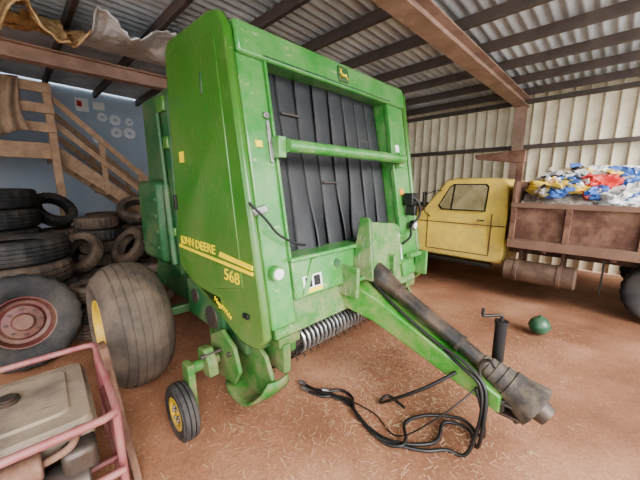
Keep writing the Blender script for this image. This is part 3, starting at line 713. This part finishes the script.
# ------------------------------------------------------------------ TIRES
big=tire_mesh(.50,.27,.26,'Z',M['rubber'],4,True)
bigd=tire_mesh(.49,.27,.26,'Z',M['rubberd'],3,True)
car=tire_mesh(.31,.195,.18,'Z',M['rubber'],3,True)
cark=tire_mesh(.305,.19,.18,'Z',M['rubberd'],3,True)
def tire(me,loc,rot=(0,0,0),label='black worn rubber tire in a stack',group='stacked old tires'):
    o=bpy.data.objects.new('tire',me); COL.objects.link(o); o.location=loc; o.rotation_euler=rot
    top(o,label,'tire',group); return o
for i in range(6):
    tire(big,(-1.20+random.uniform(-.03,.02),4.74+random.uniform(-.03,.03),.14+i*.275),(0,0,random.random()),'large black truck tire in a tall stack','tall stack of truck tires')
for i in range(4):
    tire(big if i!=2 else bigd,(-.98+random.uniform(-.03,.03),3.48+random.uniform(-.03,.03),.14+i*.275),(0,0,random.random()),'large black truck tire lying in a pile','pile of truck tires')
def cs(x,y,n,z0=0,lab='worn dusty car tire in a low stack',g='stacked car tires',j=0):
    for i in range(n):
        tire(car if ((i+j)%4==0) else cark,(x+random.uniform(-.035,.035),y+random.uniform(-.035,.035),z0+.10+i*.2),(0,0,random.random()*3),lab,g)
cs(-.02,4.66,6); cs(.62,4.84,5,j=1); cs(-.48,5.10,5,j=2); cs(.25,5.42,6); cs(1.25,5.0,4)
tire(car,(-.50,5.16,1.30),(math.radians(52),0,.5),'car tire leaning on top of a stack')
cs(-.34,4.03,2); cs(.29,4.06,2,j=1)
tire(cark,(-.36,4.03,.74),(math.radians(60),0,math.radians(-50)),'dusty car tire tilted on other tires')
tire(cark,(.26,4.06,.74),(math.radians(56),0,math.radians(-70)),'dusty car tire tilted beside the stacks')
tire(cark,(.60,4.80,1.27),(math.radians(38),0,math.radians(-20)),'dusty car tire slumped on top of a stack')
tire(car,(-.14,3.42,.31),(math.radians(82),0,math.radians(-50)),'car tire standing on its tread behind the baler wheel')
tire(cark,(.34,3.15,.305),(math.radians(80),0,math.radians(-30)),'dusty car tire standing on its tread by the baler')
tire(cark,(-.42,2.78,.10),(0,0,0),'dusty car tire lying flat behind the baler wheel')
tire(car,(-.40,2.76,.30),(0,0,1),'car tire lying on another tire behind the baler wheel')
tire(cark,(-.38,2.78,.50),(.03,.03,2),'dusty car tire lying on top behind the baler wheel')
WH=empty('truck_wheel',(0,0,0))
add('tire',tire_mesh(.45,.30,.235,'Y',M['rubber'],4,True),WH)
add('rim',rim_mesh(.235,.30,'Y',M['redrim'],side=-1),WH)
for i in range(8):
    a=2*math.pi*i/8; p=Vector((.12*math.cos(a),-.05,.12*math.sin(a))); cyl('wheel_bolt',p,p+Vector((0,-.02,0)),.011,M['dsteel'],WH,segs=6)
WH.location=(-1.04,2.44,.435); WH.rotation_euler=(math.radians(-12),0,math.radians(6))
top(WH,'spare truck wheel with dark red rim leaning by the tire pile','wheel')

# ------------------------------------------------------------------ STAIRS & PLATFORM
ST=empty('wooden_staircase',(1.0,6.0,0)); top(ST,'light wooden staircase with plank handrail against the blue wall','stairs')
sy0,sy1=5.65,6.55
zs=lambda x: 2.38-.93*(x+.30)
xe=2.2
for y in (sy0,sy1):
    A=[(-.28,y-.02,zs(-.28)-.0),(-.28,y-.02,zs(-.28)-.30),(xe,y-.02,max(0,zs(xe)-.2)),(xe+.25,y-.02,0)]
    loft('stringer',A,[(p[0],p[1]+.05,p[2]) for p in A],M['wood'],ST,.004)
for i in range(10):
    x=-.15+i*.235; z=zs(x)-.12
    if z>.05: box('stair_tread',(x-.10,sy0,z-.02),(x+.16,sy1,z+.02),M['wood'],ST,.004)
for yy in (sy0-.06,sy1+.03):
    for o0,o1 in ((.42,.38),(.84,.68)):
        A=[(-.27,yy,zs(-.27)+o0),(-.27,yy,zs(-.27)+o0-.13),(xe,yy,zs(xe)+o1-.13),(xe,yy,zs(xe)+o1)]
        loft('handrail',A,[(p[0],p[1]+.035,p[2]) for p in A],M['wood'],ST,.004)
    for x in (.35,.95,2.1):
        box('rail_post',(x-.045,yy+.035,zs(x)-.25),(x+.045,yy+.075,zs(x)+.78),M['wood'],ST,.004)
PL=empty('wooden_platform',(-1.8,6.3,0)); top(PL,'raised wooden loft platform with plank railing','platform')
boxes('deck_boards',[((-3.6,5.62+i*.15,2.36),(-.32,5.76+i*.15,2.40)) for i in range(11)],M['wood'],PL,.003)
boxes('rim_joist',[((-3.6,5.58,2.14),(-.30,5.62,2.38)),((-.34,5.6,2.14),(-.30,7.3,2.38))],M['wood'],PL,.004)
for x,y in ((-.34,5.56),(-1.9,5.56),(-3.5,5.56)):
    box('platform_post',(x-.055,y-.05,0),(x+.055,y+.05,3.35),M['wood'],PL,.005)
boxes('railing_plank',[((-3.6,5.47,z),(-.28,5.51,z+.15)) for z in (3.18,2.86,2.56)],M['wood'],PL,.004)
bm=bmesh.new(); prev=None
for i in range(34):
    t=i/33; row=[]
    for j in range(28):
        u=j/27; x=-1.16+.50*u+.05*math.sin(t*6+1)*t-.10*t*(1-u)
        if t<.25: y=5.56; z=3.35-.35*(.25-t)/.25
        else: y=5.43; z=3.355-.86*(t-.25)/.75-.06*math.sin(u*5)*t
        if t>.3: y+=.04*math.sin(u*20+t*3)+.03*noise.noise(Vector((u*5,t*5,0)))-.02
        row.append(bm.verts.new((x,y,z)))
    if prev:
        for j in range(27): bm.faces.new((prev[j],prev[j+1],row[j+1],row[j]))
    prev=row
o=add('draped_jacket',finish(bm,'draped_jacket',M['cloth'],sharp=3,recalc=False)); sm=o.modifiers.new('s','SOLIDIFY'); sm.thickness=.01
top(o,'tan dusty jacket draped over the platform railing','jacket')

def disc(x,z,r,m,name,label):
    bm=bmesh.new(); prof=[(r*.3,-.004),(r*.35,-.012),(r*.55,-.008),(r*.6,-.014),(r*.95,-.012),(r,-.0),(r*.9,.0),(r*.3,.0)]
    bm_lathe(bm,prof,(x,YB-.001,z),'Y',32,closed=True); top(add(name,finish(bm,name,m,sharp=.3)),label,'hubcap',group='hubcaps on the blue wall')
for x,z,r in ((.75,3.25,.10),(1.0,3.22,.12),(1.0,2.94,.12),(1.28,2.95,.13),(.62,2.75,.10),(1.3,3.22,.09)):
    disc(x,z,r,M['hub'],'hubcap','flat dull metal hubcap hung on the blue wall')
o=box('wall_sign',(.28,YB-.02,3.32),(.52,YB-.002,3.6),M['white'],None,.003); top(o,'small white and red notice on the blue wall','sign')
box('sign_stripe',(.31,YB-.024,3.42),(.40,YB-.019,3.54),M['red'],o,0)
o=box('wall_poster',(.60,YB-.02,3.40),(.82,YB-.002,3.56),M['white'],None,.003); top(o,'small white paper notice on the blue wall','sign')

# torn insulation
def sheet(name,x0,x1,y0,y1,z,amp,m,label,cat,seed,rag=.18,hole=.38,fine=1):
    bm=bmesh.new(); nx,ny=70,40; g=[]
    for i in range(nx):
        r=[]
        for j in range(ny):
            u=i/(nx-1); v=j/(ny-1); x=x0+(x1-x0)*u; y=y0+(y1-y0)*v
            n1=noise.noise(Vector((x*2.3,y*1.5,seed))); n2=fine*noise.noise(Vector((x*7,y*7,seed+3))); n3=fine*noise.noise(Vector((x*18,y*18,seed+5)))
            zz=z-amp*max(0,(.55+n1))*(1-v)**1.1+.05*n2+.025*n3
            yy=y-rag*(1-v)*(noise.noise(Vector((x*4,0,seed)))+.5*noise.noise(Vector((x*14,0,seed))))
            r.append(bm.verts.new((x+.06*n2,yy,zz)))
        g.append(r)
    for i in range(nx-1):
        for j in range(ny-1):
            c=Vector(((x0+(x1-x0)*i/nx)*5,(y0+(y1-y0)*j/ny)*5,seed+9))
            if noise.noise(c)+.4*noise.noise(c*3)>hole: continue
            bm.faces.new((g[i][j],g[i+1][j],g[i+1][j+1],g[i][j+1]))
    for v in [v for v in bm.verts if not v.link_faces]: bm.verts.remove(v)
    o=add(name,finish(bm,name,m,sharp=3,recalc=False)); sm=o.modifiers.new('s','SOLIDIFY'); sm.thickness=.018
    return top(o,label,cat)
sheet('torn_insulation',-1.7,-.12,3.05,4.15,3.64,.50,M['insul'],'torn yellow-brown insulation hanging under the roof sheets','insulation',2,.35,.42)
sheet('hanging_liner',-.05,1.15,2.9,4.15,3.62,.28,M['foil'],'broad pale liner sheet sagging under the roof','liner',5,.3,.8,.4)

# ------------------------------------------------------------------ GENERATOR
G=empty('portable_generator',(-1.07,.65,0)); top(G,'dusty portable generator engine in a faded red tube frame','generator')
gx0,gx1,gy0,gy1,gt=-1.44,-.71,.20,1.08,.615
r=.019
bm=bmesh.new()
loop=[(gx0+.06,gy0,gt),(gx1-.06,gy0,gt),(gx1-.015,gy0+.015,gt),(gx1,gy0+.06,gt),(gx1,gy1-.06,gt),(gx1-.015,gy1-.015,gt),(gx1-.06,gy1,gt),(gx0+.06,gy1,gt),(gx0+.015,gy1-.015,gt),(gx0,gy1-.06,gt),(gx0,gy0+.06,gt),(gx0+.015,gy0+.015,gt)]
bm_tube(bm,loop,r,smooth=False,closed=True,segs=12)
bm_tube(bm,[(p[0],p[1],.05) for p in loop],r,smooth=False,closed=True,segs=12)
for x in (gx0,gx1):
    for y in (gy0+.08,gy1-.08): bm_cyl(bm,(x,y,0),(x,y,gt),r,segs=12)
bm_cyl(bm,(gx0+.25,gy0,.05),(gx0+.25,gy0,gt),r); bm_cyl(bm,(gx0,.6,.06),(gx1,.6,.06),r); bm_cyl(bm,(gx1,gy0+.1,.32),(gx1,gy1-.1,.32),r)
bm_cyl(bm,(gx0,gy0,.30),(gx1,gy0,.30),r)
add('tube_frame',finish(bm,'tube_frame',M['pink'],sharp=.9),G)
def ring(s,z,r=.05):
    cx,cy=-1.10,.70; out=[]
    hx,hy=.31*s,.33*s
    for qx,qy,a0 in ((1,-1,-90),(1,1,0),(-1,1,90),(-1,-1,180)):
        for kx in range(5):
            a=math.radians(a0+kx*22.5); out.append((cx+qx*(hx-r)+r*math.cos(a),cy+qy*(hy-r)+r*math.sin(a),z))
    return out
dz=-.035
sections('fuel_tank',[ring(.93,.44+dz),ring(.99,.475+dz),ring(.99,.51+dz),ring(1.03,.513+dz),ring(1.03,.525+dz),ring(.99,.53+dz),ring(.985,.565+dz),ring(.95,.585+dz),ring(.72,.592+dz),ring(.69,.604+dz),ring(.4,.607+dz)],M['tank'],G,0)
cyls('fuel_cap',[((-1.12,.74,.600+dz),(-1.12,.74,.63+dz),.048),((-1.12,.74,.628+dz),(-1.12,.74,.64+dz),.038)],M['dsteel'],G)
box('engine_block',(-1.32,.5,.12),(-1.02,.9,.42),M['dsteel'],G,.03)
boxes('cooling_fins',[((-1.02,.5+.03*i,.2),(-.86,.512+.03*i,.40)) for i in range(12)],M['dsteel'],G,.002)
cyl('generator_head',(-1.34,.33,.24),(-.84,.33,.24),.125,M['dsteel'],G,bevel=.01)
cyls('starter_housing',[((-.9,.7,.25),(-.82,.7,.25),.12,.10),((-.82,.7,.25),(-.80,.7,.25),.05)],M['tank'],G)
cyl('muffler',(-1.34,.32,.44),(-1.0,.32,.44),.060,M['rust'],G,bevel=.008)
boxes('air_filter',[((-.94,.27,.32),(-.80,.42,.46))],M['dsteel'],G,.03)
tube('fuel_hose',[(-.9,.5,.5),(-.82,.48,.42),(-.80,.6,.32),(-.86,.7,.3)],.008,M['black'],G)
tube('exhaust_pipe',[(-1.0,.32,.44),(-.9,.30,.48),(-.86,.36,.52)],.018,M['rust'],G)
G.rotation_euler=(0,0,math.radians(-3))
bm=bmesh.new(); bm_hull(bm,[(-.675,.34,0),(-.635,.36,0),(-.635,.47,0),(-.675,.45,0)],[(-.71,.66,.74),(-.67,.68,.74),(-.67,.79,.74),(-.71,.77,.74)])
top(add('rusty_bar',finish(bm,'rusty_bar',M['rust']),bevel=.004),'weathered dark brown bar leaning on the generator frame','bar')

# ------------------------------------------------------------------ straw litter
bm=bmesh.new(); random.seed(3)
for i in range(9000):
    x=random.uniform(-1.2,4.4); y=random.uniform(-1.3,2.2)
    if noise.noise(Vector((x*1.5,y*1.5,4)))<0 and random.random()<.8: continue
    if random.random()<.4: x=random.gauss(1.4,.8); y=random.gauss(-.2,.45)
    a=random.random()*math.pi; l=random.uniform(.006,.030); w=.0012; z=.004+random.random()*.006
    d_=Vector((math.cos(a),math.sin(a),random.uniform(-.1,.1)))*l; s=Vector((-math.sin(a),math.cos(a),0))*w
    p=Vector((x,y,z)); bm.faces.new([bm.verts.new(q_) for q_ in (p-d_-s,p+d_-s,p+d_+s,p-d_+s)])
o=add('straw_litter',finish(bm,'straw_litter',M['straw'],recalc=False)); top(o,'scattered dry straw bits on the dirt floor','straw',kind='stuff')

# ------------------------------------------------------------------ light & camera
w=bpy.data.worlds.new('world'); bpy.context.scene.world=w; w.use_nodes=True
bg=w.node_tree.nodes['Background']; bg.inputs['Color'].default_value=(.93,.965,1,1); bg.inputs['Strength'].default_value=3.7
sun=bpy.data.lights.new('sun','SUN'); sun.energy=4.8; sun.angle=math.radians(35); sun.color=(1,.97,.93)
so=bpy.data.objects.new('sun',sun); COL.objects.link(so); so.location=(-4,-8,6)
dirv=Vector((.25,.85,-.48)); so.rotation_euler=dirv.to_track_quat('-Z','Y').to_euler()
cd=bpy.data.cameras.new('camera'); cd.lens=16.875; cd.sensor_width=36; cd.clip_start=.05
co=bpy.data.objects.new('camera',cd); COL.objects.link(co)
co.location=(-.96,-1.406,1.7); co.rotation_euler=(math.radians(79.6),0,math.radians(-45.5))
bpy.context.scene.camera=co
